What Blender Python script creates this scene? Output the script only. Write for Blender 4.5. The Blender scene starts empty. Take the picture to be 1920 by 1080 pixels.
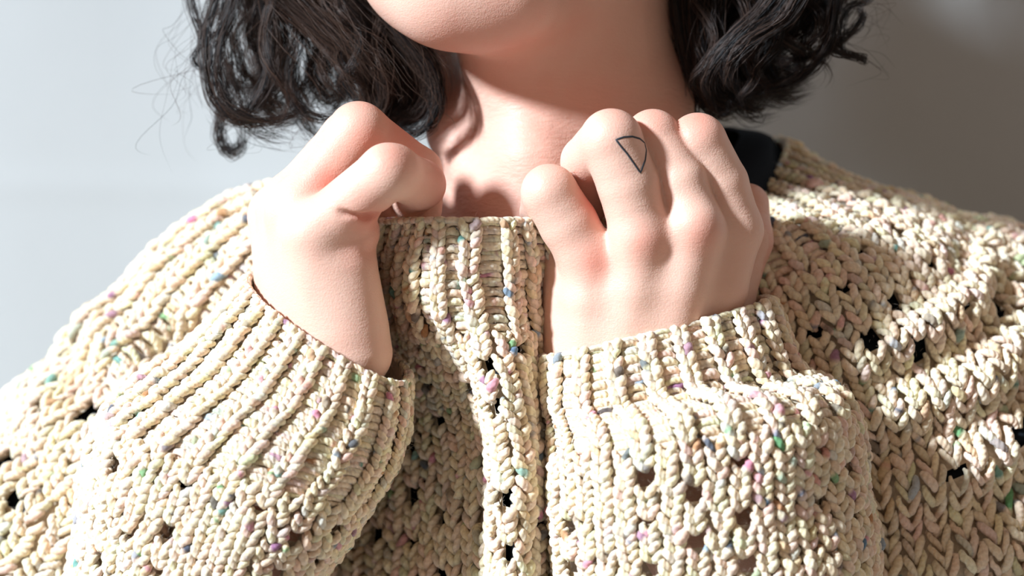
import bpy, math, random
import numpy as np
from mathutils import Vector

SC = bpy.context.scene
rng = np.random.default_rng(7)

# ------------------------------------------------------------------ camera, light, exposure
DIST = 1200.0          # camera to the plane of the hands, millimetres
MMPX = 0.23            # millimetres per photograph pixel in that plane
cam_data = bpy.data.cameras.new('camera')
cam = bpy.data.objects.new('camera', cam_data)
SC.collection.objects.link(cam)
cam.location = (0, -DIST / 1000, 0)
cam.rotation_euler = (math.pi / 2, 0, 0)
cam_data.sensor_width = 36.0
cam_data.lens = 36.0 * DIST / (1920 * MMPX)
cam_data.clip_start = 0.05
cam_data.dof.use_dof = True
cam_data.dof.focus_distance = 1.195
cam_data.dof.aperture_fstop = 5.0
SC.camera = cam

world = bpy.data.worlds.new('world')
SC.world = world
world.use_nodes = True
world.node_tree.nodes['Background'].inputs[0].default_value = (1.0, 0.79, 0.655, 1)
world.node_tree.nodes['Background'].inputs[1].default_value = 0.30

sun_data = bpy.data.lights.new('sun', 'SUN')
sun_data.energy = 9.0
sun_data.angle = math.radians(7.0)
sun_data.color = (0.80, 0.90, 1.0)
sun = bpy.data.objects.new('sun', sun_data)
SC.collection.objects.link(sun)
SUN_TO = Vector((-0.75, -0.49, 0.45))
sun.rotation_euler = SUN_TO.to_track_quat('Z', 'Y').to_euler()
sun.location = SUN_TO * 3

SC.view_settings.view_transform = 'Standard'
SC.view_settings.look = 'None'
SC.view_settings.gamma = 1.0
SC.view_settings.use_curve_mapping = False
SC.view_settings.exposure = 0.0

# ------------------------------------------------------------------ helpers
def P(x, y, d):
    """photograph pixel and depth behind the hand plane (mm) -> millimetres in the room"""
    k = MMPX * (DIST + d) / DIST
    return np.array([(x - 960.0) * k, d, -(y - 540.0) * k])

def PA(a):
    a = np.asarray(a, float)
    k = MMPX * (DIST + a[..., 2]) / DIST
    return np.stack([(a[..., 0] - 960) * k, a[..., 2], -(a[..., 1] - 540) * k], -1)

def mesh_obj(name, verts_mm, faces, mat, parent=None, smooth=True, attrs=None):
    """faces: one (n,3|4) int array or a list of such arrays"""
    me = bpy.data.meshes.new(name)
    if not isinstance(faces, list):
        faces = [faces]
    v = np.ascontiguousarray(np.asarray(verts_mm, np.float32) * 0.001)
    tot = sum(f.size for f in faces)
    nf = sum(len(f) for f in faces)
    me.vertices.add(len(v)); me.vertices.foreach_set('co', v.ravel())
    me.loops.add(tot); me.polygons.add(nf)
    idx = np.concatenate([f.ravel() for f in faces]).astype(np.int32)
    sizes = np.concatenate([np.full(len(f), f.shape[1]) for f in faces])
    start = np.concatenate([[0], np.cumsum(sizes)[:-1]]).astype(np.int32)
    me.loops.foreach_set('vertex_index', idx)
    me.polygons.foreach_set('loop_start', start)
    me.update(calc_edges=True)
    me.polygons.foreach_set('use_smooth', np.full(nf, smooth))
    for k, (typ, arr) in (attrs or {}).items():
        at = me.attributes.new(k, typ, 'POINT')
        key = 'color' if typ == 'FLOAT_COLOR' else ('vector' if typ == 'FLOAT_VECTOR' else 'value')
        at.data.foreach_set(key, np.ascontiguousarray(arr, np.float32).ravel())
    me.materials.append(mat)
    me.update()
    o = bpy.data.objects.new(name, me)
    SC.collection.objects.link(o)
    if parent is not None:
        o.parent = parent
    return o

def new_mat(name):
    m = bpy.data.materials.new(name); m.use_nodes = True
    nt = m.node_tree
    return m, nt, nt.nodes['Principled BSDF']

def nd(nt, t, **kw):
    n = nt.nodes.new(t)
    for k, v in kw.items():
        if k in n.inputs: n.inputs[k].default_value = v
        else: setattr(n, k, v)
    return n

def math_node(nt, op, a, b=None):
    n = nt.nodes.new('ShaderNodeMath'); n.operation = op
    for i, x in enumerate((a, b)):
        if x is None: continue
        if isinstance(x, (int, float)): n.inputs[i].default_value = x
        else: nt.links.new(x, n.inputs[i])
    return n.outputs[0]

# ------------------------------------------------------------------ materials
def make_skin():
    m, nt, b = new_mat('skin')
    at = nd(nt, 'ShaderNodeAttribute', attribute_name='flush')
    tc = nd(nt, 'ShaderNodeTexCoord')
    n1 = nd(nt, 'ShaderNodeTexNoise', Scale=55.0, Detail=4.0)
    nt.links.new(tc.outputs['Object'], n1.inputs['Vector'])
    mix = nd(nt, 'ShaderNodeMix', data_type='RGBA')
    mix.inputs[6].default_value = (0.72, 0.455, 0.355, 1)
    mix.inputs[7].default_value = (0.66, 0.25, 0.18, 1)
    f = math_node(nt, 'ADD', at.outputs['Fac'], math_node(nt, 'MULTIPLY', math_node(nt, 'SUBTRACT', n1.outputs['Fac'], 0.5), 0.55))
    cl = nd(nt, 'ShaderNodeClamp'); nt.links.new(f, cl.inputs[0])
    nt.links.new(cl.outputs[0], mix.inputs[0])
    nt.links.new(mix.outputs[2], b.inputs['Base Color'])
    b.inputs['Roughness'].default_value = 0.52
    b.inputs['Specular IOR Level'].default_value = 0.35
    b.inputs['Subsurface Weight'].default_value = 0.22
    b.inputs['Subsurface Radius'].default_value = (1.0, 0.32, 0.18)
    b.inputs['Subsurface Scale'].default_value = 0.006
    # fine skin relief: crossing lines and pores
    mp = nd(nt, 'ShaderNodeMapping'); mp.inputs['Scale'].default_value = (0.35, 0.6, 1.0)
    nt.links.new(tc.outputs['Object'], mp.inputs[0])
    n2 = nd(nt, 'ShaderNodeTexNoise', Scale=900.0, Detail=3.0, Distortion=0.6)
    nt.links.new(mp.outputs[0], n2.inputs['Vector'])
    v = nd(nt, 'ShaderNodeTexVoronoi', Scale=1300.0)
    nt.links.new(tc.outputs['Object'], v.inputs['Vector'])
    h = math_node(nt, 'ADD', n2.outputs['Fac'], math_node(nt, 'MULTIPLY', v.outputs['Distance'], 0.5))
    # creased throat skin: short horizontal ridges
    at2 = nd(nt, 'ShaderNodeAttribute', attribute_name='crepe')
    mp2 = nd(nt, 'ShaderNodeMapping'); mp2.inputs['Scale'].default_value = (0.28, 0.28, 1.0)
    mp2.inputs['Rotation'].default_value = (0, math.radians(8), 0)
    nt.links.new(tc.outputs['Object'], mp2.inputs[0])
    n3 = nd(nt, 'ShaderNodeTexNoise', Scale=420.0, Detail=2.0, Distortion=0.4)
    nt.links.new(mp2.outputs[0], n3.inputs['Vector'])
    h = math_node(nt, 'ADD', h, math_node(nt, 'MULTIPLY', math_node(nt, 'MULTIPLY', n3.outputs['Fac'], at2.outputs['Fac']), 3.2))
    bp = nd(nt, 'ShaderNodeBump', Strength=0.24, Distance=0.0007)
    nt.links.new(h, bp.inputs['Height']); nt.links.new(bp.outputs[0], b.inputs['Normal'])
    return m

def make_yarn():
    m, nt, b = new_mat('speckled_wool_yarn')
    col = nd(nt, 'ShaderNodeAttribute', attribute_name='yarn_colour')
    tw = nd(nt, 'ShaderNodeAttribute', attribute_name='twist')
    sp = nd(nt, 'ShaderNodeSeparateXYZ'); nt.links.new(tw.outputs['Vector'], sp.inputs[0])
    ang = math_node(nt, 'ARCTAN2', sp.outputs[1], sp.outputs[0])
    ph = math_node(nt, 'ADD', math_node(nt, 'MULTIPLY', ang, 2.0), math_node(nt, 'MULTIPLY', sp.outputs[2], 2.6))
    ply = math_node(nt, 'SINE', ph)
    tc = nd(nt, 'ShaderNodeTexCoord')
    n1 = nd(nt, 'ShaderNodeTexNoise', Scale=700.0, Detail=3.0)
    nt.links.new(tc.outputs['Object'], n1.inputs['Vector'])
    ramp = nd(nt, 'ShaderNodeMapRange'); ramp.inputs[1].default_value = 0.3; ramp.inputs[2].default_value = 0.7
    ramp.inputs[3].default_value = 0.82; ramp.inputs[4].default_value = 1.06
    nt.links.new(n1.outputs['Fac'], ramp.inputs[0])
    mul = nd(nt, 'ShaderNodeMix', data_type='RGBA', blend_type='MULTIPLY'); mul.inputs[0].default_value = 1.0
    nt.links.new(col.outputs['Color'], mul.inputs[6]); nt.links.new(ramp.outputs[0], mul.inputs[7])
    nt.links.new(mul.outputs[2], b.inputs['Base Color'])
    h = math_node(nt, 'ADD', math_node(nt, 'MULTIPLY', ply, 0.5), n1.outputs['Fac'])
    bp = nd(nt, 'ShaderNodeBump', Strength=0.6, Distance=0.0005)
    nt.links.new(h, bp.inputs['Height']); nt.links.new(bp.outputs[0], b.inputs['Normal'])
    b.inputs['Roughness'].default_value = 0.9
    b.inputs['Specular IOR Level'].default_value = 0.1
    b.inputs['Subsurface Weight'].default_value = 0.35
    b.inputs['Subsurface Radius'].default_value = (1.0, 0.75, 0.45)
    b.inputs['Subsurface Scale'].default_value = 0.002
    b.inputs['Sheen Weight'].default_value = 0.15
    b.inputs['Sheen Roughness'].default_value = 0.5
    return m

def make_hair():
    m, nt, b = new_mat('dark_brown_hair')
    at = nd(nt, 'ShaderNodeAttribute', attribute_name='tone')
    mix = nd(nt, 'ShaderNodeMix', data_type='RGBA')
    mix.inputs[6].default_value = (0.005, 0.0058, 0.007, 1)
    mix.inputs[7].default_value = (0.070, 0.040, 0.028, 1)
    nt.links.new(at.outputs['Fac'], mix.inputs[0])
    nt.links.new(mix.outputs[2], b.inputs['Base Color'])
    b.inputs['Roughness'].default_value = 0.36
    b.inputs['Specular IOR Level'].default_value = 0.28
    return m

def make_plain(name, col, rough=0.85, spec=0.2, scale=400.0, amt=0.15, bump=0.2, dist=0.0005):
    m, nt, b = new_mat(name)
    tc = nd(nt, 'ShaderNodeTexCoord')
    n1 = nd(nt, 'ShaderNodeTexNoise', Scale=scale, Detail=4.0)
    nt.links.new(tc.outputs['Object'], n1.inputs['Vector'])
    mr = nd(nt, 'ShaderNodeMapRange'); mr.inputs[3].default_value = 1 - amt; mr.inputs[4].default_value = 1 + amt
    nt.links.new(n1.outputs['Fac'], mr.inputs[0])
    mul = nd(nt, 'ShaderNodeMix', data_type='RGBA', blend_type='MULTIPLY'); mul.inputs[0].default_value = 1.0
    mul.inputs[6].default_value = (*col, 1); nt.links.new(mr.outputs[0], mul.inputs[7])
    nt.links.new(mul.outputs[2], b.inputs['Base Color'])
    bp = nd(nt, 'ShaderNodeBump', Strength=bump, Distance=dist)
    nt.links.new(n1.outputs['Fac'], bp.inputs['Height']); nt.links.new(bp.outputs[0], b.inputs['Normal'])
    b.inputs['Roughness'].default_value = rough
    b.inputs['Specular IOR Level'].default_value = spec
    return m

SKIN = make_skin(); YARN = make_yarn(); HAIR = make_hair()
WALL = make_plain('pale_grey_wall', (0.46, 0.475, 0.475), scale=14.0, amt=0.03, bump=0.1, dist=0.002)
BLACK = make_plain('black_jersey', (0.012, 0.015, 0.020), rough=0.95, spec=0.1)
INK = make_plain('tattoo_ink', (0.035, 0.045, 0.055), rough=0.6, amt=0.3)
NAIL = make_plain('nail', (0.60, 0.30, 0.36), rough=0.3, spec=0.5, amt=0.05, bump=0.02)

# ------------------------------------------------------------------ the wall behind
WALL_D = 300.0
nx, nz = 90, 60
gx, gz = np.meshgrid(np.linspace(-1500, 1500, nx), np.linspace(-1300, 1300, nz))
# hanging backdrop: one horizontal crease and very shallow vertical undulation
crease = P(200, 366, WALL_D)[2]
xs = np.unique(np.concatenate([np.linspace(-1500, 1500, 90)]))
zs = np.unique(np.concatenate([np.linspace(-1300, 1300, 50), crease + np.linspace(-40, 40, 41)]))
gx, gz = np.meshgrid(xs, zs)
yy = WALL_D + 2.0 * np.sin(gx / 70.0) + 1.5 * np.sin(gx / 31.0 + 1)
dz = gz - crease + 0.02 * gx
yy = yy - 0.4 * np.exp(-(dz / 9.0) ** 2)
front = np.stack([gx, yy, gz], -1).reshape(-1, 3)
back = front.copy(); back[:, 1] = WALL_D + 60
W_, H_ = len(xs), len(zs)
i = np.arange(W_ - 1); j = np.arange(H_ - 1)
I, J = np.meshgrid(i, j)
q = np.stack([J * W_ + I, J * W_ + I + 1, (J + 1) * W_ + I + 1, (J + 1) * W_ + I], -1).reshape(-1, 4)
ring = np.concatenate([np.arange(W_), (np.arange(1, H_)) * W_ + W_ - 1, (H_ - 1) * W_ + np.arange(W_ - 2, -1, -1), np.arange(H_ - 2, 0, -1) * W_])
n = len(front)
sq = np.stack([ring, ring + n, np.roll(ring, -1) + n, np.roll(ring, -1)], -1)
wall = mesh_obj('wall_back', np.concatenate([front, back]), np.concatenate([q, q[:, ::-1] + n, sq]), WALL)
wall['kind'] = 'structure'
floor = mesh_obj('floor', np.array([[x, y, z] for z in (-1250, -1290) for x, y in ((-1500, -1700), (1500, -1700), (1500, 300), (-1500, 300))], float),
                 np.array([[0, 1, 2, 3], [7, 6, 5, 4], [0, 4, 5, 1], [1, 5, 6, 2], [2, 6, 7, 3], [3, 7, 4, 0]]),
                 make_plain('grey_floor', (0.35, 0.33, 0.31), scale=20.0), smooth=False)
floor['kind'] = 'structure'
wall['label'] = 'pale grey wall behind the person'

# ------------------------------------------------------------------ body: one continuous surface grown from blended tapered limbs
def cap(p, a, b, ra, rb):
    ab = b - a
    t = np.clip(((p - a) @ ab) / max(ab @ ab, 1e-9), 0, 1)
    q = p - a - t[:, None] * ab
    return np.sqrt((q * q).sum(1)) - (ra + (rb - ra) * t)

def smin(a, b, k):
    h = np.maximum(k - np.abs(a - b), 0) / k
    return np.minimum(a, b) - h * h * k * 0.25

def smax(a, b, k):
    return -smin(-a, -b, k)

class Chain:
    """tapered limb through pixel points (x, y, depth mm, radius mm)"""
    def __init__(self, pts, k=4.0):
        self.p = [P(*q[:3]) for q in pts]; self.r = [q[3] for q in pts]; self.k = k
        if len(self.p) == 1:
            self.p.append(self.p[0] + np.array([0, 0, 0.01])); self.r.append(self.r[0])
    def __call__(self, X):
        d = None
        for i in range(len(self.p) - 1):
            e = cap(X, self.p[i], self.p[i + 1], self.r[i], self.r[i + 1])
            d = e if d is None else smin(d, e, self.k)
        return d
    def bounds(self):
        p = np.array(self.p); r = max(self.r)
        return p.min(0) - r, p.max(0) + r

# right-hand side of the photograph: the person's left hand, back towards the camera
RH_PALM = [
    Chain([(1110, 490, -6, 12.0), (1112, 560, -3, 13.5), (1120, 660, 2, 16)], 2),
    Chain([(1205, 452, -14, 12.2), (1193, 545, -9, 13.6), (1178, 660, -2, 16)], 2),
    Chain([(1303, 432, -13, 12.0), (1272, 540, -8, 13.6), (1238, 660, -2, 16.5)], 2),
    Chain([(1374, 434, 2, 11.8), (1340, 540, 4, 13.6), (1292, 660, 6, 17)], 2),
    Chain([(1078, 470, 10, 13.5), (1086, 690, 12, 16)]),
    Chain([(1330, 560, 26, 15), (1340, 690, 18, 18)]),
    Chain([(1200, 520, 18, 15), (1220, 680, 16, 20)]),
    Chain([(1290, 500, 18, 14), (1290, 680, 16, 20)]),
]
RH_FING = [
    (Chain([(1108, 492, -5, 12.2), (1066, 420, -8, 12.6), (1030, 361, -11, 12.0), (1018, 400, 10, 10), (1045, 440, 20, 8)], 1.2), 5),
    (Chain([(1206, 455, -13, 12.6), (1178, 345, -18, 13.2), (1146, 263, -21, 13.2), (1101, 303, 3, 11.4), (1105, 380, 18, 9)], 1.2), 5),
    (Chain([(1304, 434, -12, 12.0), (1276, 340, -11, 11.7), (1224, 258, -7, 12.0), (1190, 300, 16, 10.5), (1190, 380, 26, 9)], 1.2), 5),
    (Chain([(1376, 430, 2, 12.2), (1350, 345, -1, 12.3), (1308, 267, -4, 12.5), (1330, 320, 22, 10.5), (1300, 390, 30, 9)], 1.2), 5),
    (Chain([(1345, 590, 26, 14), (1398, 450, 34, 11.5), (1402, 384, 40, 9.6)], 4.0), 9),
]
RH_KNUCK = [(1200, 442, -19, 7.5), (1302, 420, -18, 7.5)]
# left-hand side of the photograph: the person's right hand, seen on the little-finger edge
LH_PALM = [
    Chain([(526, 405, 30, 13.5), (556, 590, 22, 17)]),
    Chain([(545, 392, 14, 14), (570, 590, 12, 18)]),
    Chain([(562, 398, -2, 14), (590, 600, 4, 18)]),
    Chain([(592, 440, -16, 13.5), (630, 610, -6, 18)]),
    Chain([(652, 505, -13, 12.5), (664, 660, -8, 16)], 6),
    Chain([(620, 480, 14, 16), (620, 640, 12, 20)]),
    Chain([(590, 500, 32, 14), (590, 620, 24, 16)]),
]
LH_FING = [
    (Chain([(592, 438, -16, 13), (726, 322, -30, 11.6), (738, 322, -27, 11.2), (788, 346, -10, 10.5), (770, 372, 4, 9)], 2.5), 6),
    (Chain([(562, 398, -2, 13.5), (672, 248, -2, 12.8), (782, 322, 12, 10.8), (792, 345, 14, 9.4), (792, 392, 20, 8.6)], 2.5), 6),
    (Chain([(545, 392, 14, 13.5), (655, 262, 20, 12.5), (758, 335, 30, 10.5), (770, 400, 34, 9)], 2.5), 6),
    (Chain([(526, 405, 30, 13), (620, 300, 42, 12), (720, 360, 46, 10.5), (740, 420, 44, 9)], 2.5), 6),
    (Chain([(590, 520, 36, 13), (680, 440, 30, 11), (750, 400, 13, 8.8)], 4.0), 8),
]
LH_PAD = Chain([(664, 436, -15, 10.5), (655, 450, -13, 11)])
LH_CREASE = [Chain([(640, 398, -34, 0.9), (690, 405, -30, 1.7), (730, 398, -22, 1.6)]),
             Chain([(668, 478, -30, 0.6), (700, 472, -24, 1.5), (720, 466, -16, 1.5)])]
HEAD = [
    (Chain([(845, -19, 16, 22), (955, -21, 18, 22)]), 14),
    (Chain([(845, -13, 18, 20), (720, -153, 85, 22)]), 18),
    (Chain([(930, -11, 20, 21), (1085, -35, 64, 22), (1255, -83, 110, 20)], 14), 18),
    (Chain([(800, -79, 34, 31)]), 18),
    (Chain([(1010, -163, 62, 50)]), 20),
    (Chain([(905, -101, 6, 13), (945, -101, 10, 12)]), 9),
    (Chain([(880, -193, -4, 11), (905, -303, 12, 10)]), 12),
    (Chain([(1010, -343, 80, 78), (1060, -433, 100, 84)]), 30),
]
NECK = [
    (Chain([(1066, 640, 92, 60), (1066, 430, 92, 57), (1070, 200, 98, 54), (1060, -80, 108, 52)], 10), 14),
    (Chain([(835, 60, 112, 10), (848, 250, 78, 9), (965, 450, 36, 9)], 12), 12),
    (Chain([(1290, 40, 110, 10), (1240, 260, 60, 10), (1070, 460, 36, 9)], 12), 14),
    (Chain([(985, 130, 60, 16), (1000, 300, 46, 14), (1015, 450, 44, 12)], 12), 16),
    (Chain([(940, 60, 52, 20), (1080, 50, 84, 36)], 12), 24),
]
TORSO = [
    (Chain([(1066, 520, 130, 58), (1500, 560, 142, 44), (1680, 640, 140, 40)], 20), 40),
    (Chain([(1066, 520, 130, 58), (620, 560, 142, 42), (380, 700, 138, 38)], 20), 40),
    (Chain([(1066, 700, 150, 70), (1066, 1300, 150, 80)], 20), 60),
    (Chain([(850, 800, 150, 60), (850, 1300, 150, 70)], 20), 50),
    (Chain([(1300, 800, 150, 60), (1300, 1300, 150, 70)], 20), 50),
]
ARMS = [
    (Chain([(1680, 640, 140, 38), (1830, 1250, 110, 34), (1560, 1420, 30, 30), (1330, 1000, 12, 27), (1225, 690, 10, 21)], 14), 20),
    (Chain([(380, 700, 138, 36), (130, 1250, 110, 34), (330, 1420, 30, 30), (520, 950, 14, 27), (608, 640, 10, 21)], 14), 20),
]

def hand_sdf(X, palm, fing, knuck=(), pads=(), creases=()):
    d = None
    for c in palm:
        e = c(X); d = e if d is None else smin(d, e, 7.0)
    for q in knuck:
        d = smin(d, np.linalg.norm(X - P(*q[:3]), axis=1) - q[3], 9.0)
    for c in pads:
        d = smin(d, c(X), 5.0)
    out = None
    for c, k in fing:
        g = smin(d, c(X), k)
        out = g if out is None else smin(out, g, 0.9)
    for c in creases:
        out = smax(out, -c(X), 2.6)
    return out

def bnd(chains):
    b = [c.bounds() for c in chains]
    return np.min([x[0] for x in b], 0) - 14, np.max([x[1] for x in b], 0) + 14

RB = bnd(RH_PALM + [c for c, k in RH_FING]); LB = bnd(LH_PALM + [c for c, k in LH_FING])

PARTS = [(c, k, *c.bounds()) for c, k in NECK + HEAD + TORSO + ARMS]

def body_sdf(X, cull=True):
    if len(X) > 30000:
        return np.concatenate([body_sdf(X[i:i + 25000], cull) for i in range(0, len(X), 25000)])
    lo, hi = X.min(0), X.max(0)
    d = np.full(len(X), 50.0)
    for c, k, a, b in PARTS:
        if cull and ((a - 30 > hi) | (b + 30 < lo)).any(): continue
        d = smin(d, c(X), k)
    for B, args in ((RB, (RH_PALM, RH_FING, RH_KNUCK)), (LB, (LH_PALM, LH_FING, (), (LH_PAD,), LH_CREASE))):
        m = ((X > B[0]) & (X < B[1])).all(1)
        if m.any():
            arm = d[m]
            h = hand_sdf(X[m], *args)
            # the wrist flows into the forearm, the fingers stay clear of the throat
            wz = np.clip((P(0, 560, 0)[2] - X[m][:, 2]) / 20.0, 0.0, 1.0)
            d[m] = np.where(wz > 0, smin(arm, h, 0.5 + 9.0 * wz), np.minimum(arm, h))
    return d

def build_body():
    vox = 1.25; bs = 8
    lo = np.array([-260.0, -60.0, -235.0]); hi = np.array([260.0, 235.0, 250.0])
    nb = np.ceil((hi - lo) / (vox * bs)).astype(int)
    N = nb * bs + 1
    bc = np.stack(np.meshgrid(*[np.arange(k) for k in nb], indexing='ij'), -1).reshape(-1, 3)
    cen = lo + (bc + 0.5) * vox * bs
    dc = body_sdf(cen, False)
    act = np.abs(dc) < vox * bs * 0.87 + 6.0
    vol = np.empty(N, np.float32)
    big = np.where(dc < 0, -50, 50).astype(np.float32).reshape(nb)
    full = np.repeat(np.repeat(np.repeat(big, bs, 0), bs, 1), bs, 2)
    vol[:-1, :-1, :-1] = full
    vol[-1] = 50; vol[:, -1] = 50; vol[:, :, -1] = 50
    loc = np.stack(np.meshgrid(*[np.arange(bs + 1)] * 3, indexing='ij'), -1).reshape(-1, 3)
    ab = bc[act]
    for s in range(0, len(ab), 40):
        blk = ab[s:s + 40]
        ii = (blk[:, None, :] * bs + loc[None]).reshape(-1, 3)
        vol[ii[:, 0], ii[:, 1], ii[:, 2]] = body_sdf(lo + ii * vox)
    # close the volume at its borders
    for ax in range(3):
        sl = [slice(None)] * 3
        for e in (0, -1):
            sl[ax] = e; vol[tuple(sl)] = np.maximum(vol[tuple(sl)], 1.0)
    ins = vol < 0
    cnt = np.zeros(np.array(N) - 1, np.int8)
    for a in (0, 1):
        for b in (0, 1):
            for c in (0, 1):
                cnt += ins[a:N[0] - 1 + a, b:N[1] - 1 + b, c:N[2] - 1 + c]
    cells = np.argwhere((cnt > 0) & (cnt < 8))
    vid = np.full(cnt.shape, -1, np.int32)
    vid[cells[:, 0], cells[:, 1], cells[:, 2]] = np.arange(len(cells))
    acc = np.zeros((len(cells), 3)); num = np.zeros(len(cells))
    cr = [np.array(x) for x in ((0,0,0),(1,0,0),(0,1,0),(1,1,0),(0,0,1),(1,0,1),(0,1,1),(1,1,1))]
    cv = [vol[cells[:, 0] + c[0], cells[:, 1] + c[1], cells[:, 2] + c[2]] for c in cr]
    for a, b in ((0,1),(2,3),(4,5),(6,7),(0,2),(1,3),(4,6),(5,7),(0,4),(1,5),(2,6),(3,7)):
        x, y = cv[a], cv[b]
        m = (x < 0) != (y < 0)
        t = np.where(m, x / np.where(m, x - y, 1), 0)
        pt = cr[a] + t[:, None] * (cr[b] - cr[a])
        acc += pt * m[:, None]; num += m
    V = lo + (cells + acc / num[:, None]) * vox
    quads = []
    for ax in range(3):
        u, w = [k for k in range(3) if k != ax]
        s0 = [slice(1, -1)] * 3; s1 = [slice(1, -1)] * 3
        s0[ax] = slice(0, -1); s1[ax] = slice(1, None)
        A = ins[tuple(s0)]; Bq = ins[tuple(s1)]
        e = np.argwhere(A != Bq)
        off = np.ones(3, int); off[ax] = 0
        g = e + off
        du = np.zeros(3, int); du[u] = 1; dw = np.zeros(3, int); dw[w] = 1
        f = [vid[tuple((g - k).T)] for k in (du + dw, dw, 0 * du, du)]
        qd = np.stack(f, -1)
        flip = A[tuple(e.T)] if ax != 1 else ~A[tuple(e.T)]
        qd[~flip] = qd[~flip][:, ::-1]
        quads.append(qd)
    Q = np.concatenate(quads)
    inner = ((V > lo + 3) & (V < hi - 3)).all(1)
    for _ in range(3):
        W = V[inner]; h = 0.35
        d = body_sdf(W)
        g = np.stack([body_sdf(W + h * e) - d for e in np.eye(3)], -1) / h
        g2 = np.maximum((g * g).sum(1), 0.3)
        step = np.clip(d / g2, -0.6, 0.6)[:, None] * g
        V[inner] = W - 0.8 * step
    return V, Q

BV, BQ = build_body()
flush = np.zeros(len(BV))
for (x, y, d, r, s) in [(1118, 490, -18, 9, .8), (1212, 452, -28, 9, .55), (1312, 440, -26, 9, .55), (1150, 215, -28, 9, .4),
                        (1215, 212, -14, 10, .6), (1300, 220, -12, 11, .7), (1025, 320, -16, 9, .25), (1110, 380, -10, 10, .9),
                        (1255, 330, -10, 9, .3), (742, 290, -38, 10, .5), (680, 200, -6, 12, .5), (610, 345, -14, 11, .9), (690, 405, -26, 12, .9),
                        (690, 450, -22, 12, .6), (760, 260, 0, 18, .8), (800, 340, -8, 16, .8), (700, 260, -12, 12, .7), (640, 310, -8, 12, .6),
                        (960, 20, 0, 20, .35), (860, 80, 0, 22, .3), (960, 60, 10, 20, .3)]:
    dd = ((BV - P(x, y, d)) ** 2).sum(1)
    flush = np.maximum(flush, s * np.exp(-dd / (r * r)))
neckm = np.clip((P(0, 60, 0)[2] - BV[:, 2]) / 30, 0, 1) * (BV[:, 1] > 26) * 0.30
flush = np.maximum(flush, neckm)
person = mesh_obj('person', BV, BQ, SKIN, attrs={'flush': ('FLOAT', flush), 'crepe': ('FLOAT', neckm / 0.30)})
person['label'] = 'person in a speckled knit sweater pulling its collar up with both hands'
person['category'] = 'person'

def on_skin(x, y, d0=-60.0, d1=120.0):
    """first point of the body surface along the line of sight through a photograph pixel"""
    a = P(x, y, d0); b = P(x, y, d1)
    t = 0.0; L = np.linalg.norm(b - a); dr = (b - a) / L
    for _ in range(80):
        s = body_sdf((a + dr * t)[None])[0]
        if s < 0.02 or t > L: break
        t += min(s * 0.7, 4.0)
    return a + dr * t

def skin_normal(p):
    d = body_sdf(p[None])[0]
    g = np.array([body_sdf((p + 0.3 * e)[None])[0] - d for e in np.eye(3)])
    return g / np.linalg.norm(g)

# tattoo: half-moon outline on the ring finger of the hand on the right
def tattoo():
    c = [(1155, 262), (1170, 257), (1186, 256), (1200, 260), (1209, 268), (1212, 282), (1210, 300), (1201, 324), (1190, 308), (1176, 288), (1165, 275)]
    dense = []
    for a, b in zip(c, c[1:] + c[:1]):
        for t in np.linspace(0, 1, 5)[:-1]:
            dense.append((a[0] + (b[0] - a[0]) * t, a[1] + (b[1] - a[1]) * t))
    pts = np.array([on_skin(*q) for q in dense]); nn = np.array([skin_normal(p) for p in pts])
    tg = np.roll(pts, -1, 0) - np.roll(pts, 1, 0); tg /= np.linalg.norm(tg, axis=1)[:, None]
    sd = np.cross(tg, nn); w = 0.48
    rows = [pts + sd * w - nn * 0.15, pts + sd * w * 0.8 + nn * 0.09, pts - sd * w * 0.8 + nn * 0.09, pts - sd * w - nn * 0.15]
    n = len(pts); V = np.concatenate(rows); F = []
    for r in range(3):
        a = np.arange(n) + r * n; b = np.roll(np.arange(n), -1) + r * n
        F.append(np.stack([a, b, b + n, a + n], -1))
    o = mesh_obj('tattoo', V, np.concatenate(F), INK, person)
    o['label'] = 'thin black half-moon tattoo outline on a finger'
tattoo()

# thumbnail of the hand on the left, tucked under the little finger
def thumbnail():
    rows, cols = 9, 13
    c = []
    for i in range(rows):
        for j in range(cols):
            rr_ = (i + 0.01) / (rows - 1); th = j / cols * 2 * math.pi
            c.append((752 + 12 * rr_ * math.cos(th), 388 + 17 * rr_ * math.sin(th)))
    pts = []
    base = P(750, 400, 13)
    for x, y in c:                      # set on the thumb tip itself
        a = P(x, y, -20); v = a - P(x, y, 40); v /= np.linalg.norm(v)
        oc = P(x, y, 13) - base; w = oc - (oc @ v) * v
        h = math.sqrt(max(9.1 ** 2 - w @ w, 0.0))
        pts.append(base + w + v * h)
    F = [(i * cols + j, i * cols + (j + 1) % cols, (i + 1) * cols + (j + 1) % cols, (i + 1) * cols + j) for i in range(rows - 1) for j in range(cols)]
    o = mesh_obj('fingernail', np.array(pts), np.array(F), NAIL, person)
    m = o.modifiers.new('nail_thickness', 'SOLIDIFY'); m.thickness = 0.0005; m.offset = 0
    o['label'] = 'pink thumbnail'
thumbnail()

# ------------------------------------------------------------------ knitwear
def catmull(C, t):
    """C (n, ...), t in [0, n-1]"""
    n = len(C)
    E = np.concatenate([[2 * C[0] - C[1]], C, [2 * C[-1] - C[-2]]])
    i = np.clip(np.floor(t).astype(int), 0, n - 2)
    f = (t - i).reshape((-1,) + (1,) * (C.ndim - 1))
    p0, p1, p2, p3 = E[i], E[i + 1], E[i + 2], E[i + 3]
    return 0.5 * (2 * p1 + (p2 - p0) * f + (2 * p0 - 5 * p1 + 4 * p2 - p3) * f ** 2 + (3 * p1 - p0 - 3 * p2 + p3) * f ** 3)

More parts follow.
